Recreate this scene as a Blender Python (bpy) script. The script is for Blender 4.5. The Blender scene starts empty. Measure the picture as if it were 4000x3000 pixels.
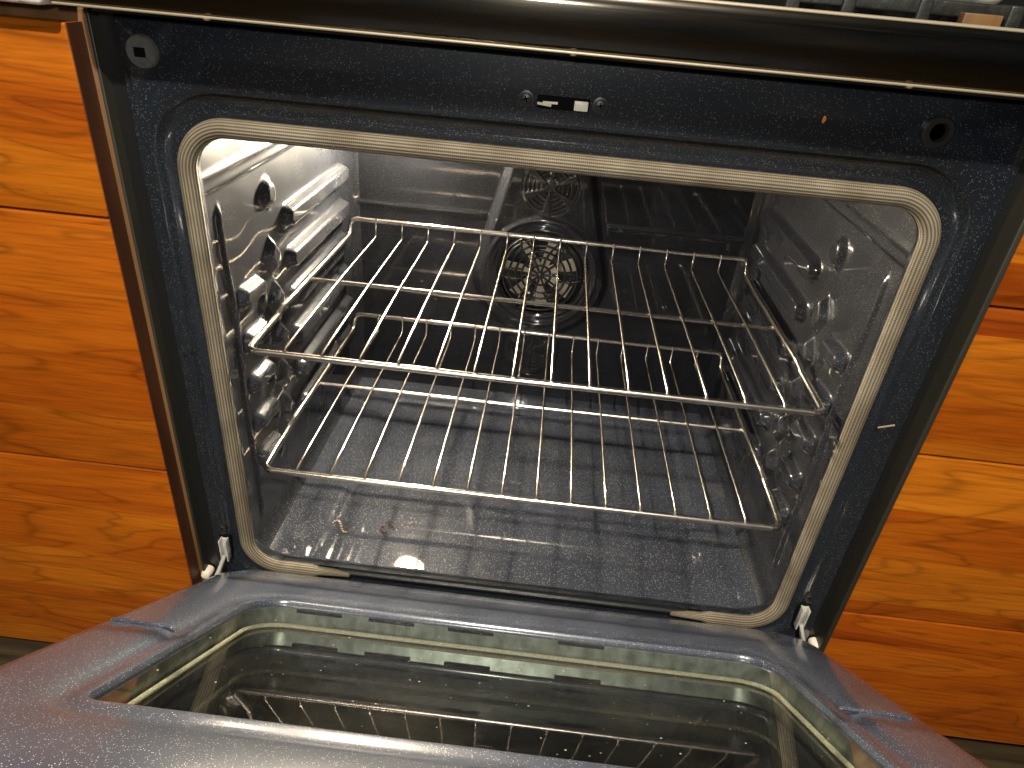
import bpy, bmesh, math, random
from math import sin, cos, pi, radians, sqrt, hypot, atan2, exp, floor
from mathutils import Vector, Matrix
random.seed(7)
SC = bpy.context.scene
COL = SC.collection

# ------------------------------------------------------------------ camera
PITCH, YAW, ROLL, FPX = 0.5346888887953546, -0.03276781184494587, 0.09329723426512902, 2654.416
fwd = Vector((sin(YAW)*cos(PITCH), cos(YAW)*cos(PITCH), -sin(PITCH)))
rgt = Vector((cos(YAW), -sin(YAW), 0)); upv = rgt.cross(fwd)
r2 = cos(ROLL)*rgt + sin(ROLL)*upv; u2 = -sin(ROLL)*rgt + cos(ROLL)*upv
cam = bpy.data.cameras.new('camera'); camo = bpy.data.objects.new('camera', cam); COL.objects.link(camo)
M = Matrix((r2, u2, -fwd)).transposed().to_4x4(); M.translation = Vector((0.329127, -0.58717, 1.019352))
camo.matrix_world = M
cam.sensor_fit = 'HORIZONTAL'; cam.sensor_width = 36; cam.lens = FPX*36/4000; cam.clip_start = 0.01; cam.clip_end = 50
SC.camera = camo

# ------------------------------------------------------------------ world and lamps
W = bpy.data.worlds.new('World'); SC.world = W; W.use_nodes = True
wn = W.node_tree; bg = wn.nodes['Background']; bg.inputs['Strength'].default_value = 0.17
tc = wn.nodes.new('ShaderNodeTexCoord'); no = wn.nodes.new('ShaderNodeTexNoise'); no.inputs['Scale'].default_value = 4.0
no.inputs['Detail'].default_value = 1.0
cr = wn.nodes.new('ShaderNodeValToRGB')
cr.color_ramp.elements[0].position = 0.32; cr.color_ramp.elements[0].color = (0.03, 0.035, 0.035, 1)
cr.color_ramp.elements[1].position = 0.70; cr.color_ramp.elements[1].color = (1.0, 0.82, 0.62, 1)
e = cr.color_ramp.elements.new(0.50); e.color = (0.16, 0.24, 0.34, 1)
wn.links.new(tc.outputs['Generated'], no.inputs['Vector']); wn.links.new(no.outputs['Fac'], cr.inputs['Fac'])
wn.links.new(cr.outputs['Color'], bg.inputs['Color'])

def area(name, loc, target, size, power, col):
    l = bpy.data.lights.new(name, 'AREA'); l.shape = 'DISK'; l.size = size; l.energy = power; l.color = col
    o = bpy.data.objects.new(name, l); COL.objects.link(o); o.location = loc
    o.rotation_euler = (Vector(target)-Vector(loc)).to_track_quat('-Z', 'Y').to_euler(); return o
area('ceiling_spot', (0.28, -1.75, 2.75), (0.33, 0.1, 0.55), 0.09, 112, (1.0, 0.93, 0.82))
area('phone_flash', (0.29, -0.60, 1.07), (0.33, 0.3, 0.55), 0.03, 2.3, (1.0, 0.97, 0.90))
area('warm_area_light', (-0.45, -1.2, 2.6), (0.33, 0.1, 0.55), 0.25, 8, (1.0, 0.86, 0.68))  # weak warm area light, high up and to the left

SC.view_settings.view_transform = 'Standard'; SC.view_settings.look = 'None'
SC.view_settings.exposure = 0.0; SC.view_settings.gamma = 1.0
SC.cycles.max_bounces = 10; SC.cycles.glossy_bounces = 6; SC.cycles.transmission_bounces = 8

# ------------------------------------------------------------------ materials
def newmat(name):
    m = bpy.data.materials.new(name); m.use_nodes = True
    return m, m.node_tree, m.node_tree.nodes['Principled BSDF']
def N(t, typ, **kw):
    n = t.nodes.new(typ)
    for k, v in kw.items():
        if k in n.inputs: n.inputs[k].default_value = v
        else: setattr(n, k, v)
    return n
def ramp(t, fac, stops):
    r = t.nodes.new('ShaderNodeValToRGB'); els = r.color_ramp.elements
    while len(els) < len(stops): els.new(0.5)
    for el, (p, c) in zip(els, stops):
        el.position = p; el.color = c if len(c) == 4 else (*c, 1)
    t.links.new(fac, r.inputs['Fac']); return r
def mixc(t, fac, a, b, mode='MIX'):
    m = t.nodes.new('ShaderNodeMix'); m.data_type = 'RGBA'; m.blend_type = mode
    for s, v in ((m.inputs[0], fac), (m.inputs[6], a), (m.inputs[7], b)):
        if hasattr(v, 'links') or hasattr(v, 'is_linked'): t.links.new(v, s)
        else: s.default_value = v if not isinstance(v, tuple) else (*v[:3], 1)
    return m.outputs[2]
def mth(t, op, a, b=None):
    m = t.nodes.new('ShaderNodeMath'); m.operation = op
    for s, v in ((m.inputs[0], a), (m.inputs[1], b)):
        if v is None: continue
        if hasattr(v, 'is_linked'): t.links.new(v, s)
        else: s.default_value = v
    return m.outputs[0]
def simple(name, col, rough=0.5, metal=0.0, spec=0.5, coat=0.0):
    m, t, p = newmat(name)
    p.inputs['Base Color'].default_value = (*col, 1); p.inputs['Roughness'].default_value = rough
    p.inputs['Metallic'].default_value = metal; p.inputs['Specular IOR Level'].default_value = spec
    p.inputs['Coat Weight'].default_value = coat
    return m
def noisy(name, c1, c2, scale, rough=0.5, metal=0.0, bump=0.0, stretch=(1, 1, 1), spec=0.5):
    m, t, p = newmat(name)
    tc = N(t, 'ShaderNodeTexCoord'); mp = N(t, 'ShaderNodeMapping', Scale=stretch)
    t.links.new(tc.outputs['Object'], mp.inputs['Vector'])
    n = N(t, 'ShaderNodeTexNoise', Scale=scale, Detail=5.0); t.links.new(mp.outputs[0], n.inputs['Vector'])
    r = ramp(t, n.outputs['Fac'], [(0.35, c1), (0.65, c2)]); t.links.new(r.outputs[0], p.inputs['Base Color'])
    p.inputs['Roughness'].default_value = rough; p.inputs['Metallic'].default_value = metal
    p.inputs['Specular IOR Level'].default_value = spec
    if bump:
        b = N(t, 'ShaderNodeBump', Strength=bump, Distance=0.002); t.links.new(n.outputs['Fac'], b.inputs['Height'])
        t.links.new(b.outputs[0], p.inputs['Normal'])
    return m

def enamel(name, base, dots=0.55, rough=0.13, density=0.55, wave=0.25, stains=False, scale=850, sheen=0.35):
    """dark vitreous enamel: coloured ground with tiny pale flecks under a glossy skin"""
    m, t, p = newmat(name)
    tc = N(t, 'ShaderNodeTexCoord')
    v = N(t, 'ShaderNodeTexVoronoi', Scale=scale); t.links.new(tc.outputs['Object'], v.inputs['Vector'])
    sep = N(t, 'ShaderNodeSeparateColor'); t.links.new(v.outputs['Color'], sep.inputs[0])
    near = mth(t, 'LESS_THAN', v.outputs['Distance'], 0.22)
    some = mth(t, 'GREATER_THAN', sep.outputs[0], density)
    dot = mth(t, 'MULTIPLY', near, some)
    dotv = mth(t, 'MULTIPLY', dot, sep.outputs[1])
    n = N(t, 'ShaderNodeTexNoise', Scale=5.0, Detail=4.0); t.links.new(tc.outputs['Object'], n.inputs['Vector'])
    g = ramp(t, n.outputs['Fac'], [(0.3, tuple(c*0.8 for c in base)), (0.7, tuple(c*1.25 for c in base))])
    col = mixc(t, dotv, g.outputs[0], (dots, dots*0.98, dots*0.95))
    rr = None
    if stains:
        n2 = N(t, 'ShaderNodeTexNoise', Scale=14.0, Detail=6.0, Roughness=0.65); t.links.new(tc.outputs['Object'], n2.inputs['Vector'])
        s = ramp(t, n2.outputs['Fac'], [(0.60, (0, 0, 0)), (0.74, (1, 1, 1))])
        f = mth(t, 'MULTIPLY', s.outputs[0], 0.35)
        col = mixc(t, f, col, (0.11, 0.09, 0.07))
        n3 = N(t, 'ShaderNodeTexNoise', Scale=9.0, Detail=7.0, Roughness=0.7); t.links.new(tc.outputs['Object'], n3.inputs['Vector'])
        rr = ramp(t, n3.outputs['Fac'], [(0.35, (rough*0.7,)*3), (0.75, (rough*2.3,)*3)])
        t.links.new(rr.outputs[0], p.inputs['Roughness'])
    t.links.new(col, p.inputs['Base Color'])
    if rr is None: p.inputs['Roughness'].default_value = rough
    # flaky ground gives a broad sheen, the glassy skin (coat) gives the crisp reflections
    if rr is not None: t.links.new(rr.outputs[0], p.inputs['Coat Roughness']); t.links.remove(p.inputs['Roughness'].links[0])
    p.inputs['Coat Weight'].default_value = 1.0; p.inputs['Coat IOR'].default_value = 1.52
    if rr is None: p.inputs['Coat Roughness'].default_value = rough
    p.inputs['Roughness'].default_value = 0.42; p.inputs['Specular IOR Level'].default_value = sheen
    nb = N(t, 'ShaderNodeTexNoise', Scale=38.0, Detail=2.0); t.links.new(tc.outputs['Object'], nb.inputs['Vector'])
    b = N(t, 'ShaderNodeBump', Strength=wave, Distance=0.0012); t.links.new(nb.outputs['Fac'], b.inputs['Height'])
    t.links.new(b.outputs[0], p.inputs['Normal'])
    return m

def wood(name, seed):
    m, t, p = newmat(name)
    tc = N(t, 'ShaderNodeTexCoord'); sp = N(t, 'ShaderNodeSeparateXYZ'); t.links.new(tc.outputs['Object'], sp.inputs[0])
    x, z = sp.outputs[0], sp.outputs[2]
    brd = mth(t, 'FLOOR', mth(t, 'ADD', mth(t, 'DIVIDE', z, 0.069), seed*3.37))
    wnz = N(t, 'ShaderNodeTexWhiteNoise', noise_dimensions='1D'); t.links.new(brd, wnz.inputs['W'])
    off = mth(t, 'MULTIPLY', wnz.outputs['Value'], 37.0)
    cb = N(t, 'ShaderNodeCombineXYZ'); t.links.new(mth(t, 'ADD', mth(t, 'MULTIPLY', x, 2.6), off), cb.inputs[0])
    t.links.new(off, cb.inputs[1]); t.links.new(mth(t, 'MULTIPLY', z, 13.0), cb.inputs[2])
    big = N(t, 'ShaderNodeTexNoise', Scale=1.0, Detail=2.5, Distortion=0.5); t.links.new(cb.outputs[0], big.inputs['Vector'])
    # growth rings: iso-lines of the slow noise
    ring = mth(t, 'SINE', mth(t, 'MULTIPLY', big.outputs['Fac'], 60.0))
    rline = ramp(t, mth(t, 'ADD', mth(t, 'MULTIPLY', ring, 0.5), 0.5), [(0.0, (0.60,)*3), (0.06, (0.86,)*3), (0.3, (1, 1, 1))])
    cb2 = N(t, 'ShaderNodeCombineXYZ'); t.links.new(mth(t, 'ADD', mth(t, 'MULTIPLY', x, 16.0), off), cb2.inputs[0])
    t.links.new(off, cb2.inputs[1]); t.links.new(mth(t, 'MULTIPLY', z, 330.0), cb2.inputs[2])
    fine = N(t, 'ShaderNodeTexNoise', Scale=1.0, Detail=5.0); t.links.new(cb2.outputs[0], fine.inputs['Vector'])
    fr = ramp(t, fine.outputs['Fac'], [(0.3, (0.66,)*3), (0.62, (1.08,)*3)])
    base = ramp(t, mth(t, 'ADD', mth(t, 'MULTIPLY', big.outputs['Fac'], 0.75), mth(t, 'ADD', mth(t, 'MULTIPLY', wnz.outputs['Value'], 0.20), 0.06)),
                [(0.33, (0.180, 0.030, 0.0016)), (0.52, (0.285, 0.062, 0.0026)), (0.80, (0.42, 0.128, 0.0065))])
    c = mixc(t, 0.75, base.outputs[0], rline.outputs[0], 'MULTIPLY'); c = mixc(t, 0.8, c, fr.outputs[0], 'MULTIPLY')
    # scratches and little knots
    nk = N(t, 'ShaderNodeTexNoise', Scale=1.0, Detail=3.0)
    cb3 = N(t, 'ShaderNodeCombineXYZ'); t.links.new(mth(t, 'MULTIPLY', x, 26.0), cb3.inputs[0]); t.links.new(off, cb3.inputs[1]); t.links.new(mth(t, 'MULTIPLY', z, 120.0), cb3.inputs[2])
    t.links.new(cb3.outputs[0], nk.inputs['Vector'])
    k = ramp(t, nk.outputs['Fac'], [(0.70, (0, 0, 0)), (0.80, (1, 1, 1))])
    c = mixc(t, mth(t, 'MULTIPLY', k.outputs[0], 0.5), c, (0.10, 0.02, 0.002))
    t.links.new(c, p.inputs['Base Color'])
    p.inputs['Roughness'].default_value = 0.40; p.inputs['Specular IOR Level'].default_value = 0.15
    b = N(t, 'ShaderNodeBump', Strength=0.12, Distance=0.001); t.links.new(fine.outputs['Fac'], b.inputs['Height'])
    t.links.new(b.outputs[0], p.inputs['Normal'])
    return m

def braid(name):
    m, t, p = newmat(name)
    uv = N(t, 'ShaderNodeTexCoord'); sp = N(t, 'ShaderNodeSeparateXYZ'); t.links.new(uv.outputs['UV'], sp.inputs[0])
    u, v = sp.outputs[0], sp.outputs[1]
    # 22 ribs round the section, 0.8 mm stitches along
    a = mth(t, 'SINE', mth(t, 'MULTIPLY', v, 2*pi*18))
    st = mth(t, 'SINE', mth(t, 'ADD', mth(t, 'MULTIPLY', u, 2*pi/0.0017), mth(t, 'MULTIPLY', a, 1.2)))
    h = mth(t, 'ADD', mth(t, 'MULTIPLY', a, 0.5), mth(t, 'MULTIPLY', st, 0.35))
    hh = mth(t, 'ADD', mth(t, 'MULTIPLY', h, 0.5), 0.5)
    n = N(t, 'ShaderNodeTexNoise', Scale=30.0, Detail=4.0); t.links.new(uv.outputs['Object'], n.inputs['Vector'])
    tone = ramp(t, n.outputs['Fac'], [(0.35, (0.19, 0.15, 0.095)), (0.65, (0.275, 0.23, 0.155))])
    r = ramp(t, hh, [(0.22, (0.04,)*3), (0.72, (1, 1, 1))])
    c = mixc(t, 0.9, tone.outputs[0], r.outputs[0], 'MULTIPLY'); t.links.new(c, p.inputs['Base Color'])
    p.inputs['Roughness'].default_value = 0.6; p.inputs['Specular IOR Level'].default_value = 0.35
    b = N(t, 'ShaderNodeBump', Strength=0.6, Distance=0.0008); t.links.new(h, b.inputs['Height']); t.links.new(b.outputs[0], p.inputs['Normal'])
    return m

MAT = dict(
    frame=enamel('frame_enamel', (0.0075, 0.0095, 0.0125), rough=0.09, dots=0.34, density=0.58, wave=0.08, sheen=0.15, scale=1050),
    cavity=enamel('cavity_enamel', (0.013, 0.014, 0.0175), rough=0.05, dots=0.5, density=0.62, sheen=0.11, wave=0.3),
    rear=enamel('rear_enamel', (0.013, 0.014, 0.0175), rough=0.06, dots=0.4, density=0.66, sheen=0.12),
    floor=enamel('oven_floor_enamel', (0.026, 0.029, 0.037), rough=0.035, dots=0.75, density=0.50, stains=True, sheen=0.04),
    door=enamel('door_enamel', (0.040, 0.047, 0.066), rough=0.16, dots=0.8, density=0.35, sheen=0.25, stains=False),
    fan=enamel('fan_enamel', (0.007, 0.007, 0.008), rough=0.05, dots=0.3, density=0.75),
    wood_left=wood('cherry_wood_left', 1), wood_right=wood('cherry_wood_right', 2),
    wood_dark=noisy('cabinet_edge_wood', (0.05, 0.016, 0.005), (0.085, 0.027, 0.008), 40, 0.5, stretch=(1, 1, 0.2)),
    wood_pale=noisy('face_frame_wood', (0.10, 0.048, 0.016), (0.16, 0.08, 0.028), 40, 0.45, stretch=(1, 1, 0.1)),
    braid=braid('braided_glass_fibre'),
    rope=noisy('seal_rope', (0.42, 0.38, 0.27), (0.62, 0.57, 0.42), 500, 0.8, bump=0.6),
    chrome=noisy('chromed_wire', (0.78, 0.70, 0.60), (0.95, 0.88, 0.78), 70, 0.22, 1.0),
    fascia=noisy('brushed_black_steel', (0.09, 0.08, 0.065), (0.15, 0.13, 0.10), 60, 0.17, 1.0, stretch=(0.6, 30, 60)),
    lip=simple('bright_steel_lip', (0.24, 0.20, 0.13), 0.45, 0.2),
    blackmetal=simple('black_painted_metal', (0.007, 0.0072, 0.007), 0.35),
    strip=noisy('side_panel_metal', (0.022, 0.020, 0.014), (0.034, 0.031, 0.022), 25, 0.42, 0.2, stretch=(1, 1, .2)),
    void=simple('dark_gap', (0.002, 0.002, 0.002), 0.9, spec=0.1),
    rubber=noisy('grey_bumper', (0.055, 0.055, 0.05), (0.085, 0.083, 0.075), 200, 0.7),
    darkscrew=simple('black_screw', (0.022, 0.021, 0.018), 0.4, 0.3),
    cream=simple('cream_ceramic', (0.62, 0.58, 0.46), 0.35),
    zinc=noisy('galvanised_steel', (0.15, 0.165, 0.145), (0.32, 0.345, 0.31), 90, 0.35, 0.5, stretch=(1, 1, 0.25)),
    steel=noisy('hinge_steel', (0.45, 0.43, 0.38), (0.72, 0.69, 0.62), 80, 0.4, 0.35),
    alu=noisy('fan_blade_metal', (0.60, 0.50, 0.38), (0.86, 0.78, 0.62), 30, 0.5, 0.0),
    castiron=noisy('cast_iron', (0.006, 0.0065, 0.005), (0.014, 0.015, 0.011), 150, 0.5, bump=0.4),
    char=noisy('burnt_food', (0.015, 0.008, 0.005), (0.12, 0.035, 0.015), 300, 0.8, bump=0.5),
    crust=noisy('pale_crust', (0.20, 0.14, 0.08), (0.36, 0.27, 0.18), 300, 0.8),
    orange=simple('orange_crumb', (0.55, 0.17, 0.01), 0.6),
)
# granite
def granite():
    m, t, p = newmat('pale_granite'); tc = N(t, 'ShaderNodeTexCoord')
    n = N(t, 'ShaderNodeTexNoise', Scale=45.0, Detail=6.0, Roughness=0.7); t.links.new(tc.outputs['Object'], n.inputs['Vector'])
    r = ramp(t, n.outputs['Fac'], [(0.36, (0.10, 0.085, 0.06)), (0.48, (0.50, 0.47, 0.38)), (0.62, (0.75, 0.74, 0.66))])
    t.links.new(r.outputs[0], p.inputs['Base Color']); p.inputs['Roughness'].default_value = 0.25; return m
MAT['granite'] = granite()
def floormat():
    m, t, p = newmat('floor_boards'); tc = N(t, 'ShaderNodeTexCoord'); mp = N(t, 'ShaderNodeMapping', Scale=(3, 40, 1))
    t.links.new(tc.outputs['Object'], mp.inputs['Vector'])
    n = N(t, 'ShaderNodeTexNoise', Scale=2.0, Detail=6.0); t.links.new(mp.outputs[0], n.inputs['Vector'])
    r = ramp(t, n.outputs['Fac'], [(0.3, (0.022, 0.014, 0.006)), (0.7, (0.065, 0.044, 0.02))])
    t.links.new(r.outputs[0], p.inputs['Base Color']); p.inputs['Roughness'].default_value = 0.45; return m
MAT['floorboards'] = floormat()
def glassmat(name, tint, alpha_mix):
    m = bpy.data.materials.new(name); m.use_nodes = True; t = m.node_tree; t.nodes.clear()
    out = t.nodes.new('ShaderNodeOutputMaterial')
    lw = N(t, 'ShaderNodeLayerWeight', Blend=0.5); fz = mth(t, 'ADD', mth(t, 'MULTIPLY', mth(t, 'POWER', lw.outputs['Facing'], 3.5), 0.85), alpha_mix); tr = N(t, 'ShaderNodeBsdfTransparent'); tr.inputs[0].default_value = (*tint, 1)
    gl = N(t, 'ShaderNodeBsdfGlossy'); gl.inputs['Roughness'].default_value = 0.01
    df = N(t, 'ShaderNodeBsdfDiffuse'); df.inputs[0].default_value = (0.55, 0.5, 0.4, 1)
    mx = N(t, 'ShaderNodeMixShader'); t.links.new(fz, mx.inputs[0]); t.links.new(tr.outputs[0], mx.inputs[1]); t.links.new(gl.outputs[0], mx.inputs[2])
    # dust and baked-on specks
    tc = N(t, 'ShaderNodeTexCoord'); v = N(t, 'ShaderNodeTexVoronoi', Scale=130.0); t.links.new(tc.outputs['Object'], v.inputs['Vector'])
    sep = N(t, 'ShaderNodeSeparateColor'); t.links.new(v.outputs['Color'], sep.inputs[0])
    d = mth(t, 'MULTIPLY', mth(t, 'LESS_THAN', v.outputs['Distance'], 0.10), mth(t, 'GREATER_THAN', sep.outputs[0], 0.86))
    n = N(t, 'ShaderNodeTexNoise', Scale=8.0, Detail=6.0, Roughness=0.7); t.links.new(tc.outputs['Object'], n.inputs['Vector'])
    film = ramp(t, n.outputs['Fac'], [(0.45, (0.003,)*3), (0.85, (0.035,)*3)])
    fac = mth(t, 'MAXIMUM', mth(t, 'MULTIPLY', d, 0.8), film.outputs[0])
    m2 = N(t, 'ShaderNodeMixShader'); t.links.new(fac, m2.inputs[0]); t.links.new(mx.outputs[0], m2.inputs[1]); t.links.new(df.outputs[0], m2.inputs[2])
    t.links.new(m2.outputs[0], out.inputs[0]); return m
MAT['glass'] = glassmat('door_glass', (0.86, 0.90, 0.84), 0.14)
MAT['glass_in'] = glassmat('inner_door_glass', (0.30, 0.31, 0.28), 0.16)
def emit(name, stops):
    m = bpy.data.materials.new(name); m.use_nodes = True; t = m.node_tree; t.nodes.clear()
    out = t.nodes.new('ShaderNodeOutputMaterial'); em = t.nodes.new('ShaderNodeEmission')
    em.inputs['Color'].default_value = (*stops[0], 1); em.inputs['Strength'].default_value = stops[1]
    t.links.new(em.outputs[0], out.inputs[0]); return m
MAT['lamp_lens'] = emit('lit_lamp_glass', ((1.0, 0.80, 0.54), 300))
MAT['lamp_core'] = emit('lit_lamp_bulb', ((1.0, 0.88, 0.68), 8000))

# ------------------------------------------------------------------ mesh helpers
class MB:
    def __init__(s): s.v = []; s.f = []; s.uv = None
    def box(s, x0, x1, y0, y1, z0, z1, bev=0.0):
        if bev <= 0:
            b = len(s.v)
            s.v += [(x, y, z) for z in (z0, z1) for y in (y0, y1) for x in (x0, x1)]
            s.f += [tuple(b+i for i in q) for q in ((0, 2, 3, 1), (4, 5, 7, 6), (0, 1, 5, 4), (2, 6, 7, 3), (0, 4, 6, 2), (1, 3, 7, 5))]
            return s
        bm = bmesh.new(); bmesh.ops.create_cube(bm, size=1.0)
        for v in bm.verts: v.co = ((x0+x1)/2+v.co.x*(x1-x0), (y0+y1)/2+v.co.y*(y1-y0), (z0+z1)/2+v.co.z*(z1-z0))
        bmesh.ops.bevel(bm, geom=bm.edges[:], offset=bev, segments=3, affect='EDGES', profile=0.5)
        s.addbm(bm); return s
    def addbm(s, bm):
        b = len(s.v); bm.verts.index_update(); s.v += [tuple(v.co) for v in bm.verts]
        s.f += [tuple(b+v.index for v in f.verts) for f in bm.faces]; bm.free()
    def rings(s, rings, cap0=False, cap1=False):
        n = len(rings[0]); b = len(s.v)
        for r in rings: s.v += [tuple(p) for p in r]
        for i in range(len(rings)-1):
            for j in range(n):
                k = (j+1) % n; s.f.append((b+i*n+j, b+i*n+k, b+(i+1)*n+k, b+(i+1)*n+j))
        if cap0: s.f.append(tuple(b+j for j in range(n))[::-1])
        if cap1: s.f.append(tuple(b+(len(rings)-1)*n+j for j in range(n)))
        return s
    def tube(s, pts, r, n=10, closed=False, uv=False, rads=None, caps=True, sq=None):
        P = [Vector(p) for p in pts]; m = len(P); T = []
        for i in range(m):
            a = P[i-1] if (i > 0 or closed) else P[i]; c = P[(i+1) % m] if (i < m-1 or closed) else P[i]
            T.append((c-a).normalized())
        up = Vector((0, 0, 1)) if abs(T[0].z) < 0.9 else Vector((1, 0, 0))
        nrm = (up - up.dot(T[0])*T[0]).normalized(); rs = []; L = 0; us = []
        for i in range(m):
            nrm = (nrm - nrm.dot(T[i])*T[i]).normalized(); bi = T[i].cross(nrm)
            rr = rads[i] if rads else r
            rs.append([P[i]+nrm*cos(2*pi*k/n)*rr+bi*sin(2*pi*k/n)*rr*(sq[i] if sq else 1) for k in range(n)])
            if i: L += (P[i]-P[i-1]).length
            us.append(L)
        f0 = len(s.f)
        if closed: rs.append(rs[0]); us.append(L+(P[0]-P[-1]).length)
        s.rings(rs, cap0=caps and not closed, cap1=caps and not closed)
        if uv:
            s.uv = s.uv or {}
            k = f0
            for i in range(len(rs)-1):
                for j in range(n):
                    s.uv[k] = [(us[i], j/n), (us[i], (j+1)/n), (us[i+1], (j+1)/n), (us[i+1], j/n)]; k += 1
        return s
    def lathe(s, prof, c, axis='y', n=28):
        rs = []
        for (r, h) in prof:
            ring = []
            for k in range(n):
                a = 2*pi*k/n
                if axis == 'y': ring.append((c[0]+r*cos(a), c[1]+h, c[2]+r*sin(a)))
                elif axis == 'x': ring.append((c[0]+h, c[1]+r*cos(a), c[2]+r*sin(a)))
                else: ring.append((c[0]+r*cos(a), c[1]+r*sin(a), c[2]+h))
            rs.append(ring)
        s.rings(rs, cap0=prof[0][0] > 1e-6, cap1=prof[-1][0] > 1e-6); return s
    def grid(s, fn, nu, nv, keep=None):
        b = len(s.v)
        for j in range(nv+1):
            for i in range(nu+1): s.v.append(tuple(fn(i/nu, j/nv)))
        for j in range(nv):
            for i in range(nu):
                if keep and not keep((i+.5)/nu, (j+.5)/nv): continue
                a = b+j*(nu+1)+i; s.f.append((a, a+1, a+nu+2, a+nu+1))
        return s
    def build(s, name, mat, parent=None, smooth=True, angle=35, flip=False):
        me = bpy.data.meshes.new(name); me.from_pydata(s.v, [], s.f)
        if s.uv:
            uvl = me.uv_layers.new(name='uv')
            for p in me.polygons:
                if p.index in s.uv:
                    for li, c in zip(p.loop_indices, s.uv[p.index]): uvl.data[li].uv = c
        me.materials.append(MAT[mat])
        bm = bmesh.new(); bm.from_mesh(me); bmesh.ops.recalc_face_normals(bm, faces=bm.faces[:])
        for f in bm.faces: f.smooth = smooth
        if smooth:
            for ed in bm.edges:
                if len(ed.link_faces) == 2 and ed.calc_face_angle(0) > radians(angle): ed.smooth = False
        bm.to_mesh(me); bm.free()
        o = bpy.data.objects.new(name, me); COL.objects.link(o)
        if parent: o.parent = parent
        return o
def thing(name, label, cat, group=None):
    o = bpy.data.objects.new(name, None); COL.objects.link(o); tag(o, label, cat, group); return o
def tag(o, label=None, cat=None, group=None, kind=None):
    if label: o['label'] = label
    if cat: o['category'] = cat
    if group: o['group'] = group
    if kind: o['kind'] = kind
    return o
def rrect(x0, x1, z0, z1, r, n=10):
    """rounded rectangle, counter-clockwise from lower right; r single or (lr, ur, ul, ll)"""
    if not isinstance(r, (tuple, list)): r = (r,)*4
    out = []
    for (cx, cz, a0, rr) in ((x1, z0, -90, r[0]), (x1, z1, 0, r[1]), (x0, z1, 90, r[2]), (x0, z0, 180, r[3])):
        ccx = cx - rr if cx == x1 else cx + rr; ccz = cz - rr if cz == z1 else cz + rr
        for k in range(n+1):
            a = radians(a0+90*k/n); out.append((ccx+rr*cos(a), ccz+rr*sin(a)))
    # extra points along the straight sides keep shading clean
    res = []
    for i in range(len(out)):
        p = out[i]; q = out[(i+1) % len(out)]; res.append(p)
        if i % (n+1) == n:
            for k in range(1, 12): res.append((p[0]+(q[0]-p[0])*k/12, p[1]+(q[1]-p[1])*k/12))
    return res
def sst(a, b, x):
    t = max(0.0, min(1.0, (x-a)/(b-a))); return t*t*(3-2*t)
def segd(px, py, ax, ay, bx, by):
    dx, dy = bx-ax, by-ay; L = dx*dx+dy*dy
    t = 0 if L == 0 else max(0, min(1, ((px-ax)*dx+(py-ay)*dy)/L)); return hypot(px-ax-t*dx, py-ay-t*dy), t

# ------------------------------------------------------------------ setting
wl = MB().box(-2.5, 3.2, 0.62, 0.70, 0.105, 2.4).build('wall', 'blackmetal', smooth=False); tag(wl, kind='structure')
fl = MB().box(-2.5, 3.2, -3.0, 0.7, 0.06, 0.104).build('floor', 'floorboards', smooth=False); tag(fl, kind='structure')

# ------------------------------------------------------------------ cabinets
def cabinet(name, label, x0, x1, yf, gaps, zt, zb, mat, side, edge):
    t = thing(name, label, 'cabinet'); t.location = (0, 0, 0)
    zs = [zt]+gaps+[zb]
    for i in range(len(zs)-1):
        top = zs[i]-(0.0012 if i else 0); bot = zs[i+1]+(0.0012 if i < len(zs)-2 else 0)
        MB().box(x0, x1, yf, yf+0.019, bot, top, 0.0016).build('drawer_front', mat, t, angle=60)
    MB().box(min(side, x1) if side < x0 else x0-0.0, side if side > x1 else x1, yf+0.021, yf+0.045, zb, zt+0.01, 0.001).build('face_frame', edge, t)
    if side > x1: MB().box(x1+0.0002, x1+0.0008, yf+0.001, yf+0.0205, zb, zt).build('dark_side_strip', 'wood_dark', t, smooth=False)  # thin strip that turns the drawer side edge dark brown
    MB().box(x0, x1, yf+0.047, 0.58, zb, zt+0.004).build('carcass', 'wood_dark', t, smooth=False)
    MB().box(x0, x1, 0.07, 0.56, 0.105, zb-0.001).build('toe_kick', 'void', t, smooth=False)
    return t
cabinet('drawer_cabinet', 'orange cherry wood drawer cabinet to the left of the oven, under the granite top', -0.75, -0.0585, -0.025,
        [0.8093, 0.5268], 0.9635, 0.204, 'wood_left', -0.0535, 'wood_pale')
cabinet('drawer_cabinet', 'orange cherry wood drawer cabinet to the right of the oven, with four fronts', 0.7225, 1.45, 0.0,
        [0.8045, 0.6410, 0.4095], 0.9635, 0.204, 'wood_right', 0.7222, 'wood_dark')
ct = MB().box(-0.76, -0.058, -0.047, 0.58, 0.9755, 1.012, 0.004).build('countertop', 'granite'); tag(ct, 'pale speckled granite countertop slab above the left drawer cabinet', 'countertop')

# ------------------------------------------------------------------ the oven
oven = thing('oven', 'dark blue enamel oven with its window door hanging open and its lamp lit', 'oven')
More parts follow.
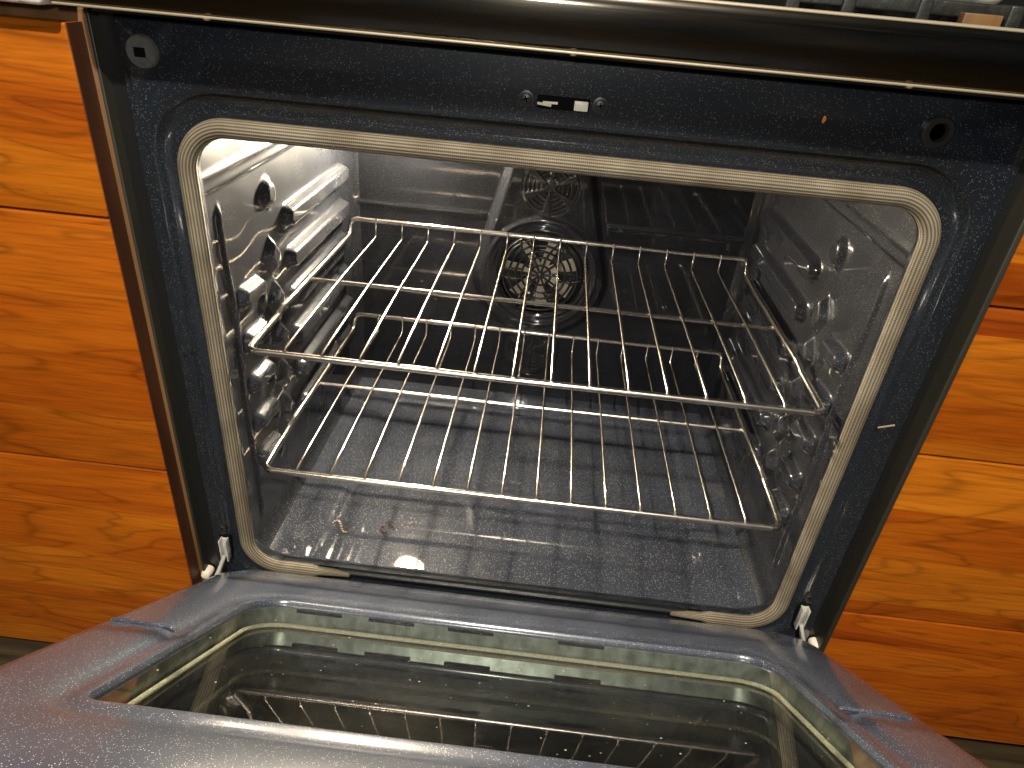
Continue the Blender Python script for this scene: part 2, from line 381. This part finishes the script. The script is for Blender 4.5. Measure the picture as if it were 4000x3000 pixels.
# --- front frame with the opening
def ring_xz(x0, x1, z0, z1, r, y): return [(a, y, b) for a, b in rrect(x0, x1, z0, z1, r)]
G0, G1, H0, H1 = 0.0, 0.660, 0.367, 0.900          # outer outline of the gasket
fr = MB()
rs = [ring_xz(-0.0355, 0.7005, 0.340, 0.9700, 0.0015, 0.030), ring_xz(-0.0355, 0.7005, 0.340, 0.9700, 0.0015, 0.0025),
      ring_xz(-0.0335, 0.6985, 0.342, 0.9680, 0.0015, 0.0)]
def go(o, y, r): return ring_xz(G0-o, G1+o, H0-o, H1+o, r, y)
rs += [go(0.0215, 0.0, 0.062), go(0.0195, 0.0006, 0.060), go(0.0170, 0.0040, 0.058), go(0.0140, 0.0068, 0.056), go(0.004, 0.0075, 0.049), go(-0.004, 0.0085, 0.044), go(-0.013, 0.0085, 0.036),
       go(-0.0155, 0.004, 0.034), go(-0.0165, 0.001, 0.033), go(-0.0155, 0.006, 0.034), go(-0.0115, 0.016, 0.038), go(-0.0085, 0.019, 0.040), go(-0.004, 0.021, 0.040)]
frame = fr.rings(rs).build('front_frame', 'frame', oven, angle=50)
# --- gasket
r = 0.0083
path = rrect(G0+r, G1-r, H0+r, H1-r, 0.040, n=14)
pts = [(a, -0.0008, b) for a, b in path]
ya = [i for i, p in enumerate(pts) if not (0.118 < p[0] < 0.545 and p[2] < H0+0.03)]
# order the open path from the right end of the gap round to the left one
k0 = next(i for i in range(len(pts)) if i in ya and ((i-1) % len(pts)) not in ya)
seq = [pts[(k0+i) % len(pts)] for i in range(len(ya))]
if seq[0][0] < 0.33: seq.reverse()
dense = []
for i in range(len(seq)-1):
    a, b = Vector(seq[i]), Vector(seq[i+1]); m = max(1, int((b-a).length/0.008))
    for j in range(m): dense.append(a.lerp(b, j/m))
dense.append(Vector(seq[-1]))
def taper(i, n):
    d = min(i, n-1-i)*0.008; return 0.30+0.70*sst(0.0, 0.022, d)
nn = len(dense)
ext0 = Vector((0.528, 0.001, 0.3735)); ext1 = Vector((0.132, 0.001, 0.3735))
dense = [ext0]+dense+[ext1]; nn = len(dense)
gk = MB().tube(dense, r, n=24, uv=True, rads=[r*taper(i, nn)+0.0012 if taper(i, nn) < 1 else r for i in range(nn)]).build('door_gasket', 'braid', oven, angle=80)
MB().tube([(0.118, 0.004, 0.3745), (0.30, 0.004, 0.3745), (0.545, 0.004, 0.3745)], 0.0055, 10).build('sill_bar', 'blackmetal', oven)
# --- side walls: pressed enamel sheets with rack ribs
RIBS = [0.752, 0.699, 0.646, 0.593, 0.540, 0.4868]
XW = 0.0085
def wall_d(y, z):
    d = 0.0
    for k, rz in enumerate(RIBS):
        if abs(z-rz) < 0.05:
            q, t = segd(y, z, 0.205, rz, 0.425, rz)
            d = max(d, 0.0135*sst(0.0150, 0.0085, q) if q < 0.0150 else 0)
            # short front shoulder
            if k > 0:
                q, t = segd(y, z, 0.066, rz+0.004, 0.102, rz+0.002)
                d = max(d, 0.0115*(1-sst(0.006, 0.0145, q)))
                # wedge stop between shoulder and rib
                q = abs(y-0.150)/0.022+abs(z-(rz+0.022))/0.026
                d = max(d, 0.0095*(1-sst(0.45, 1.05, q)))
                q = abs(y-0.118)/0.014+abs(z-(rz-0.020))/0.018
                d = max(d, 0.005*(1-sst(0.35, 1.0, q)))
    q = hypot((y-0.156)/0.020, (z-0.792)/0.020); d = max(d, 0.009*(1-sst(0.4, 1.0, q)))
    # upright beads near the mouth
    if 0.41 < z < 0.815:
        f = sst(0.815, 0.80, z) if z > 0.80 else sst(0.41, 0.43, z)
        d = max(d, 0.0035*f*(1-sst(0.0015, 0.0055, abs(y-0.044-0.003*sin(z*30)))))
    # long pressed panel step
    d += 0.0022*(sst(0.824, 0.828, z)) + 0.003*(1-sst(0.0, 0.006, abs(z-0.8415)))*0.5
    # fillets to the back wall and the floor
    if y > 0.435: tq = (y-0.435)/0.025; d = max(d, 0.022*(1-sqrt(max(0, 1-tq*tq))))
    if z < 0.405: tq = (0.405-z)/0.03; d = d*max(0, 1-tq)+0.028*(1-sqrt(max(0, 1-min(1, tq)**2)))
    return d
for side in (0, 1):
    def fn(u, v):
        y = 0.014+u*0.448; z = 0.3755+v*0.5245; d = wall_d(y, z)+0.00035*sin(y*61+z*37)*sin(z*53)
        return (XW+d, y, z) if side == 0 else (0.660-XW-d, y, z)
    sw = MB().grid(fn, 210, 240).build('side_wall', 'cavity', oven, angle=70)
    for rz in (0.699, 0.646, 0.593, 0.540):                      # pale slots pressed in the stops
        x = XW+0.0009 if side == 0 else 0.660-XW-0.0009
        MB().box(x-0.0012, x+0.0012, 0.170, 0.178, rz+0.006, rz+0.016, 0.001).build('mounting_hole', 'crust' if side == 0 else 'void', sw)
# --- oven floor: pan pressed with a sunk centre
def floor_z(x, y):
    dx = max(0.082-x, x-0.578, 0); q = min(x-0.082, 0.578-x, y-0.058, 0.405-y)
    if q < 0.03:       # rounded corners of the sunk field
        cx = max(0.112-x, x-0.548, 0); cy = max(0.092-y, y-0.375, 0)
        q = 0.03-hypot(cx, cy) if (cx > 0 or cy > 0) else q
    z = 0.3790-0.0040*sst(-0.004, 0.010, q)
    q2 = min(x-0.13, 0.53-x, y-0.035, 0.35-y)
    z += 0.0035*(1-sst(0.008, 0.014, y))
    return z
MB().grid(lambda u, v: (0.010+u*0.640, 0.010+v*0.452, floor_z(0.010+u*0.640, 0.010+v*0.452)), 220, 170).build('oven_floor', 'floor', oven, angle=70)
MB().grid(lambda u, v: (0.006+u*0.648, 0.016+v*0.45, 0.8985), 8, 8).build('oven_ceiling', 'rear', oven)
# --- back wall with the raised fan housing
FC = (0.324, 0.617)
def back_d(x, z):
    q, t = segd(x, z, 0.324, 0.612, 0.324, 0.860); rr = 0.108+(0.046-0.108)*t
    d = 0.015*(1-sst(rr-0.010, rr+0.004, q))
    rf = hypot(x-FC[0], z-FC[1])
    d += 0.004*(1-sst(0.0, 0.006, abs(rf-0.088)))*1.0
    d += 0.003*(1-sst(0.0, 0.005, abs(rf-0.074)))
    rb = hypot(x-0.320, z-0.474); d += 0.003*(1-sst(0.044, 0.052, rb))
    d += 0.0016*(1-sst(0.0, 0.005, abs(z-0.700)))*(1 if q > rr+.01 else 0)
    return d
sw = MB().grid(lambda u, v: (0.006+u*0.648, 0.4605-back_d(0.006+u*0.648, 0.372+v*0.53), 0.372+v*0.53), 250, 210,
               keep=lambda u, v: hypot(0.006+u*0.648-FC[0], 0.372+v*0.53-FC[1]) > 0.0655).build('back_wall', 'rear', oven, angle=70)
# ring lip + bowl behind the fan opening
MB().lathe([(0.0655, 0.018), (0.0695, -0.0012), (0.0665, -0.0045), (0.0635, -0.0012), (0.0635, 0.03), (0.050, 0.034), (0.0, 0.036)], (FC[0], 0.4455, FC[1]), 'y', 48).build('fan_ring', 'fan', oven)
gr = MB(); yg = 0.4410
def circ(r, n=40, y=yg, c=FC): return [(c[0]+r*cos(2*pi*k/n), y, c[1]+r*sin(2*pi*k/n)) for k in range(n)]
for rr in (0.0165, 0.0300, 0.0400, 0.0500, 0.0600): gr.tube(circ(rr), 0.0019, 8, closed=True)
for k in range(10):
    a = 2*pi*k/10+0.1; gr.tube([(FC[0]+q*cos(a), yg, FC[1]+q*sin(a)) for q in (0.003, 0.018, 0.030)], 0.0018, 8)
for k in range(12):
    a = 2*pi*k/12+0.28; gr.tube([(FC[0]+q*cos(a+(q-0.03)*6*(1 if k % 2 else -1)), yg, FC[1]+q*sin(a+(q-0.03)*6*(1 if k % 2 else -1))) for q in (0.030, 0.037, 0.045, 0.053, 0.066)], 0.0018, 8)
gr.lathe([(0.0, -0.003), (0.0045, -0.0025), (0.006, 0.0), (0.005, 0.003)], (FC[0], yg, FC[1]), 'y', 20)
gr.build('fan_grille', 'fan', oven, angle=60)
fb = MB()
for k in range(7):
    a = 2*pi*k/7+0.35; ca, sa = cos(a), sin(a)
    def P(r_, w_, y_): return (FC[0]+r_*ca-w_*sa, y_, FC[1]+r_*sa+w_*ca)
    b = len(fb.v)
    fb.v += [P(0.008, -0.0065, 0.456), P(0.058, -0.010, 0.451), P(0.058, 0.0085, 0.462), P(0.008, 0.0055, 0.459),
             P(0.008, -0.0065, 0.457), P(0.058, -0.010, 0.4523), P(0.058, 0.0085, 0.4633), P(0.008, 0.0055, 0.460)]
    fb.f += [tuple(b+i for i in q) for q in ((0, 1, 2, 3), (7, 6, 5, 4), (0, 4, 5, 1), (1, 5, 6, 2), (2, 6, 7, 3), (3, 7, 4, 0))]
fb.lathe([(0.0, 0.0), (0.012, 0.001), (0.013, 0.008)], (FC[0], 0.449, FC[1]), 'y', 24)
fb.build('fan_blade', 'alu', oven, smooth=False)
def vent(cx, cz, y, R, amp, hole):
    m = MB(); nr, na = 70, 144
    def hh(r_, a):
        sect = 0.5+0.5*cos(6*a+0.5); s_ = sst(0.12, 0.45, sect)
        ringp = sin(2*pi*(r_-0.008)/0.0068)
        env = sst(0.006, 0.010, r_)*(1-sst(R-0.006, R-0.002, r_))
        return env*(-amp*max(0, ringp)*s_ + amp*0.5*(1-s_))
    m.v.append((cx, y, cz))
    for i in range(1, nr+1):
        for j in range(na):
            r_ = R*i/nr; a = 2*pi*j/na; m.v.append((cx+r_*cos(a), y-hh(r_, a)-0.0003, cz+r_*sin(a)))
    for j in range(na): m.f.append((0, 1+j, 1+(j+1) % na))
    for i in range(nr-1):
        for j in range(na):
            a = 1+i*na+j; b = 1+i*na+(j+1) % na; m.f.append((a, b, b+na, a+na))
    return m
vent(0.326, 0.757, 0.4445, 0.047, 0.0028, 0).build('vent_disc', 'fan', oven, angle=80)
vent(0.320, 0.474, 0.4568, 0.042, 0.0018, 0).build('vent_disc', 'fan', oven, angle=80)
# --- lamp high on the back wall
LP = (0.112, 0.4605, 0.838)
lr = MB().lathe([(0.036, 0.0), (0.036, -0.006), (0.031, -0.009), (0.029, -0.003)], LP, 'y', 32).build('oven_lamp', 'chrome', oven)
MB().lathe([(0.029, -0.002), (0.027, -0.008), (0.020, -0.015), (0.0125, -0.018)], LP, 'y', 32).build('lamp_glass', 'lamp_lens', lr)
MB().lathe([(0.0125, -0.018), (0.011, -0.021), (0.006, -0.023), (0.0, -0.0235)], LP, 'y', 24).build('bulb', 'lamp_core', lr)
# --- latch and its screws
MB().box(0.3088, 0.3512, -0.0009, 0.004, 0.9322, 0.9424, 0.0008).build('latch_slot', 'void', oven)
MB().tube([(0.3092, -0.002, 0.9362), (0.3205, -0.002, 0.9352)], 0.0011, 8).build('latch_tongue', 'cream', oven)
MB().tube([(0.3135, -0.002, 0.9372), (0.3255, -0.002, 0.9374)], 0.0010, 8).build('latch_hook', 'alu', oven)
MB().box(0.3388, 0.3500, -0.0022, 0.002, 0.9330, 0.9405, 0.0006).build('latch_pad', 'cream', oven)
def screw(x, z, R, mat, dome=0.0022):
    s = MB().lathe([(R*1.28, 0.001), (R*1.28, -0.0006), (R*1.02, -0.0009), (R, -dome*0.6), (R*0.6, -dome), (0, -dome*1.05)], (x, 0, z), 'y', 24).build('screw', mat, oven)
    c = MB()
    for a in (0.3, 0.3+pi/2):
        ca, sa = cos(a)*R*0.5, sin(a)*R*0.5; c.tube([(x-ca, -dome*1.0, z-sa), (x+ca, -dome*1.0, z+sa)], R*0.13, 6)
    c.build('cross_slot', 'void', s)
screw(0.2998, 0.9384, 0.0048, 'darkscrew'); screw(0.3597, 0.9385, 0.0048, 'darkscrew')
screw(-0.0205, 0.4281, 0.0040, 'darkscrew', 0.003); screw(0.6793, 0.4276, 0.0040, 'darkscrew', 0.003)
bl = MB().lathe([(0.0128, 0.001), (0.0128, -0.0035), (0.0118, -0.005), (0.0, -0.005)], (-0.0135, 0, 0.9455), 'y', 32).build('door_bumper', 'rubber', oven)
bl['label'] = 'grey disc bumper with a square dark hole'
MB().box(-0.0188, -0.0095, -0.0058, -0.0030, 0.9415, 0.9488, 0.0008).build('bumper_hole', 'void', bl)
br = MB().lathe([(0.0122, 0.001), (0.0122, -0.003), (0.0110, -0.0042), (0.0072, -0.0042), (0.0060, 0.0), (0.0, 0.0)], (0.6248, 0, 0.9436), 'y', 32).build('door_bumper', 'darkscrew', oven)
br['label'] = 'dark ring bumper with a sunk round centre'
# embossed arrow / little bracket on the frame
MB().tube([(-0.029, -0.0002, 0.675), (-0.018, -0.0002, 0.667), (-0.028, -0.0002, 0.661), (-0.029, -0.0002, 0.675)], 0.0009, 6).build('embossed_mark', 'frame', oven)
MB().tube([(0.675, -0.0006, 0.668), (0.690, -0.0006, 0.673)], 0.0010, 6).build('embossed_mark', 'lip', oven)
# --- body beside and under the frame
MB().box(-0.0505, -0.0368, 0.006, 0.58, 0.150, 0.972).build('side_channel', 'blackmetal', oven, smooth=False)
MB().box(0.7018, 0.7095, 0.006, 0.58, 0.150, 0.972).build('side_channel', 'blackmetal', oven, smooth=False)
MB().box(-0.0530, -0.0500, -0.006, 0.58, 0.150, 0.974, 0.0008).build('side_panel', 'strip', oven)
MB().box(0.7105, 0.7165, -0.014, 0.58, 0.150, 0.974, 0.0015).build('side_panel', 'strip', oven)
MB().box(-0.0355, 0.7005, 0.004, 0.03, 0.150, 0.339).build('base_panel', 'blackmetal', oven, smooth=False)
# --- fascia over the oven mouth
fp = []
for (y, z) in ((0.02, 0.972), (-0.006, 0.972), (-0.006, 0.9785), (-0.0490, 0.9785), (-0.0515, 0.9800), (-0.0530, 0.9830), (-0.0560, 1.008), (-0.0555, 1.0135), (-0.0530, 1.0170), (-0.048, 1.0175), (-0.040, 1.0135), (0.02, 1.0125)):
    fp.append([(x, y, z) for x in (-0.047, 0.7245)])
f = MB(); n = len(fp)
for p in fp: f.v += p
for i in range(n-1): f.f.append((2*i, 2*i+1, 2*i+3, 2*i+2))
f.f.append(tuple(2*i for i in range(n))); f.f.append(tuple(2*i+1 for i in range(n))[::-1])
fas = f.build('front_fascia', 'fascia', oven, angle=40)
MB().tube([(-0.046, -0.0512, 0.9785), (0.33, -0.0512, 0.9785), (0.724, -0.0512, 0.9785)], 0.0010, 8).build('fascia_lip', 'lip', fas)
MB().tube([(-0.046, -0.0520, 1.0170), (0.33, -0.0520, 1.0170), (0.724, -0.0520, 1.0170)], 0.0016, 8).build('fascia_edge', 'lip', fas)
for x in (0.068, 0.3330, 0.5690):
    MB().lathe([(0, -0.0012), (0.0022, -0.0008), (0.003, 0.0004), (0.0, 0.001)], (x, -0.0512, 0.9775), 'z', 12).build('grease_drop', 'lip', fas)
MB().box(-0.050, 0.7165, 0.021, 0.58, 0.975, 1.0105, 0.002).build('cooktop', 'fan', oven)
# --- door: everything in the tilted door frame
A = radians(35.5); DN = Vector((0, sin(A), cos(A))); DS = Vector((0, -cos(A), sin(A))); DO = Vector((0, 0, 0.372))
def D(x, s, n): return tuple(DO+Vector((x, 0, 0))+DS*s+DN*n)
def dring(x0, x1, s0, s1, r, n_): return [D(a, b, n_) for a, b in rrect(x0, x1, s0, s1, r)]
wx0, wx1, ws0, ws1 = 0.074, 0.598, 0.143, 0.422
wr = (0.035, 0.010, 0.010, 0.035)
def wring(o, n_, k=1.0): return dring(wx0-o, wx1+o, ws0-o, ws1+o, tuple(max(0.004, q+o*k) for q in wr), n_)
back = [dring(-0.0295, 0.7005, -0.043, 0.612, (0.055, 0.012, 0.012, 0.055), -0.060),
        dring(-0.0295, 0.7005, -0.043, 0.612, (0.055, 0.012, 0.012, 0.055), -0.0200),
        dring(-0.0285, 0.6995, -0.041, 0.610, (0.055, 0.012, 0.012, 0.055), -0.0150),
        dring(-0.0180, 0.6895, -0.020, 0.560, (0.055, 0.012, 0.012, 0.055), -0.0135),
        dring(-0.0150, 0.6865, -0.012, 0.524, (0.050, 0.012, 0.012, 0.050), -0.0100),
        dring(-0.0080, 0.6800, 0.008, 0.508, (0.045, 0.014, 0.014, 0.045), -0.0040),
        dring(0.0030, 0.6690, 0.030, 0.498, (0.040, 0.016, 0.016, 0.040), 0.0),
        wring(0.030, 0.0004), wring(0.0215, -0.0012), wring(0.0160, -0.0030), wring(0.0090, -0.0018), wring(0.0045, 0.0), wring(0.0008, -0.0008), wring(-0.0008, -0.0040), wring(0.0, -0.0080)]
door = MB().rings(back, cap0=False).build('door', 'door', oven, angle=50)
for (xa, xb) in ((0.000, 0.056), (0.608, 0.664)):
    MB().tube([D(xa, 0.272, 0.0), D(xa+0.006, 0.273, 0.0012), D(xb-0.004, 0.276, 0.0012), D(xb, 0.276, 0.0)], 0.0016, 10).build('embossed_rib', 'door', door)
MB().grid(lambda u, v: D(wx0-0.004+u*(wx1-wx0+0.008), ws0-0.004+v*(ws1-ws0+0.008), -0.0052), 2, 2).build('window_glass', 'glass', door, smooth=False)
# zinc frame between the panes, punched with slots
zr = [wring(0.0030, -0.0082), wring(0.0030, -0.0265)]
zf = MB().rings(zr).build('spacer_frame', 'zinc', door, angle=50)
for xs in (0.115, 0.190, 0.272, 0.385):
    MB().box(0, 0.047, 0, 0.0009, 0, 0.0035).build('vent_slot', 'void', zf, smooth=False).matrix_world = Matrix.Translation(Vector(D(xs, ws0-0.0022, -0.0125))) @ Matrix((Vector((1, 0, 0)), DS, DN)).transposed().to_4x4()
MB().grid(lambda u, v: D(wx0-0.01+u*(wx1-wx0+0.02), ws0-0.01+v*(ws1-ws0+0.02), -0.0280), 2, 2).build('inner_glass', 'glass_in', door, smooth=False)
rp = rrect(wx0+0.0015, wx1-0.0015, ws0+0.0015, ws1-0.0015, wr)
MB().tube([D(a, b, -0.0255) for a, b in rp], 0.0022, 8, closed=True).build('seal_rope', 'rope', door)
MB().grid(lambda u, v: D(wx0-0.03+u*(wx1-wx0+0.06), ws0-0.03+v*(ws1-ws0+0.06), -0.0550), 2, 2).build('outer_glass', 'void', door, smooth=False)
# --- hinge arms
def hinge(x, sgn):
    m = MB()
    m.box(x-0.0046, x-0.0028, -0.0095, 0.002, 0.381, 0.4135, 0.0006); m.box(x+0.0028, x+0.0046, -0.0095, 0.002, 0.381, 0.4135, 0.0006)
    m.box(x-0.0046, x+0.0046, -0.0025, 0.002, 0.383, 0.4125, 0.0005)
    m.tube([(x+sgn*(-0.0), -0.008, 0.390), (x+sgn*0.003, -0.014, 0.380), (x+sgn*0.006, -0.016, 0.372), (x+sgn*0.0105, -0.018, 0.362), (x+sgn*0.013, -0.024, 0.350)], 0.0024, 8)
    m.tube([(x+sgn*0.004, -0.006, 0.378), (x+sgn*0.008, -0.010, 0.366), (x+sgn*0.011, -0.016, 0.352)], 0.0022, 8)
    h = m.build('hinge', 'steel', oven)
    MB().box(x-0.0065, x+0.0065, -0.0006, 0.002, 0.376, 0.4165, 0.0004).build('hinge_slot', 'void', h)
    MB().lathe([(0, -0.006), (0.005, -0.005), (0.0065, 0), (0.0065, 0.008)], (x+sgn*0.030, -0.004, 0.3505), 'y', 16).build('hinge_screw', 'alu', h)
hinge(-0.0195, -1); hinge(0.6795, 1)

# ------------------------------------------------------------------ racks
def arc(cx, cy, r_, a0, a1, n=6): return [(cx+r_*cos(radians(a0+(a1-a0)*k/n)), cy+r_*sin(radians(a0+(a1-a0)*k/n))) for k in range(n+1)]
def rack(label):
    t = thing('oven_rack', label, 'rack', 'wire racks inside the oven')
    R = 0.0038; x0, x1 = 0.0245, 0.6355; zf, zr, zb, yb = 0.0, 0.0075, 0.0305, 0.409
    P = []
    P += [(x, y, zf) for x, y in arc(x1-0.012, 0.030+0.012, 0.012, -90, 0)]
    P += [(x1+0.0010, 0.075, zf), (x1+0.0012, 0.118, zf), (x1+0.0010, 0.123, zf+0.002), (x1-0.001, 0.130, zr-0.0015), (x1-0.002, 0.136, zr), (x1-0.0025, 0.20, zr), (x1-0.004, 0.392, zr)]
    P += [(x1-0.004, 0.400, zr+0.003), (x1-0.0045, 0.405, zr+0.012), (x1-0.0050, yb-0.001, zb-0.008), (x1-0.008, yb, zb-0.002), (x1-0.014, yb, zb)]
    Lf = [(0.66-x, y, z) for x, y, z in P[::-1]]
    MB().tube(P+Lf+[(0.2, 0.030, zf)], R, 12, closed=True).build('outer_rail', 'chrome', t, angle=70)
    for yy, zz in ((0.229, 0.0026),):
        MB().tube([(0.0225, yy, zz), (0.33, yy, zz), (0.6375, yy, zz)], 0.0028, 10).build('cross_rail', 'chrome', t)
    for i in range(14):
        x = 0.0655+i*0.0406; xb = x+(0.33-x)*0.012
        MB().tube([(x, 0.0285, zf+0.0036), (x, 0.034, zf+0.0060), (x, 0.08, zr-0.0005), (x, 0.229, zr-0.0002), (xb, 0.399, zr), (xb, 0.4035, zr+0.003), (xb, 0.4055, zb+0.004)], 0.00165, 8).build('wire', 'chrome', t, angle=70)
    return t
ru = rack('upper of the two chrome wire racks, above the lower one in the oven'); ru.location = (0, 0, 0.6585)
rl = rack('lower of the two chrome wire racks, nearer the oven floor'); rl.location = (0, 0, 0.4990)

# ------------------------------------------------------------------ small things
def lump(m, c, s, seed, n=10):
    rnd = random.Random(seed); bm = bmesh.new(); bmesh.ops.create_icosphere(bm, subdivisions=2, radius=1)
    for v in bm.verts:
        k = 1+rnd.uniform(-0.3, 0.3); v.co = (c[0]+v.co.x*s[0]*k, c[1]+v.co.y*s[1]*k, c[2]+v.co.z*s[2]*k)
    m.addbm(bm)
m = MB(); m.tube([(0.150, 0.083, 0.3775), (0.156, 0.078, 0.3785), (0.1590, 0.0755, 0.3775)], 0.0013, 8)
for i in range(5): lump(m, (0.152+0.004*i, 0.088+0.003*((i*7) % 4), 0.3772), (0.0021, 0.0014, 0.0012), i)
tag(m.build('burnt_crumb', 'char'), 'charred brown crumbs lying on the oven floor below the lower rack', 'crumb')
m = MB()
for i in range(26):
    a = random.uniform(0, 6.3); q = random.uniform(0, 1)
    lump(m, (0.185+0.022*q*cos(a), 0.100+0.020*q*sin(a), 0.3753), (random.uniform(.0004, .0011), random.uniform(.0004, .0011), .0002), 40+i)
for i in range(12): lump(m, (0.083+0.0022*i, 0.078+0.010*sin(i*0.45), 0.3775), (0.0016, 0.0012, 0.0003), 80+i)
tag(m.build('food_residue', 'crust'), 'pale dried food residue stuck on the oven floor', 'residue', kind='stuff')
m = MB(); lump(m, (0.536, -0.0008, 0.9445), (0.0013, 0.0006, 0.0026), 5)
tag(m.build('orange_crumb', 'orange'), 'tiny orange crumb stuck to the dark frame above the gasket', 'crumb')
# burner grate and the cream rod on the cooktop
bgm = thing('burner_grate', 'black cast iron burner grate on the cooktop at the right', 'grate')
for (x0, x1, y0, y1) in ((0.50, 0.512, 0.06, 0.30), (0.545, 0.556, 0.06, 0.30), (0.605, 0.616, 0.06, 0.30), (0.676, 0.688, 0.06, 0.30)):
    MB().box(x0, x1, y0, y1, 1.0125, 1.034, 0.002).build('grate_bar', 'castiron', bgm)
for y in (0.062, 0.17, 0.285):
    MB().box(0.50, 0.688, y, y+0.010, 1.022, 1.0335, 0.002).build('grate_bar', 'castiron', bgm)
m = MB().box(0.635, 0.665, 0.045, 0.055, 1.0125, 1.026, 0.001); tag(m.build('metal_tab', 'wood_pale'), 'small tan metal tab standing on the cooktop in front of the grate', 'tab')
rod = thing('cream_rod', 'cream rod with a rounded white end resting on the burner grate', 'rod')
MB().tube([(0.53, 0.12, 1.0475), (0.60, 0.118, 1.0470), (0.668, 0.116, 1.0460)], 0.0125, 20).build('shaft', 'cream', rod)
MB().lathe([(0, 0.0), (0.010, 0.001), (0.0135, 0.005), (0.0145, 0.012), (0.0135, 0.020), (0.009, 0.026), (0, 0.028)], (0.668, 0.116, 1.0460), 'x', 24).build('end_cap', 'cream', rod)
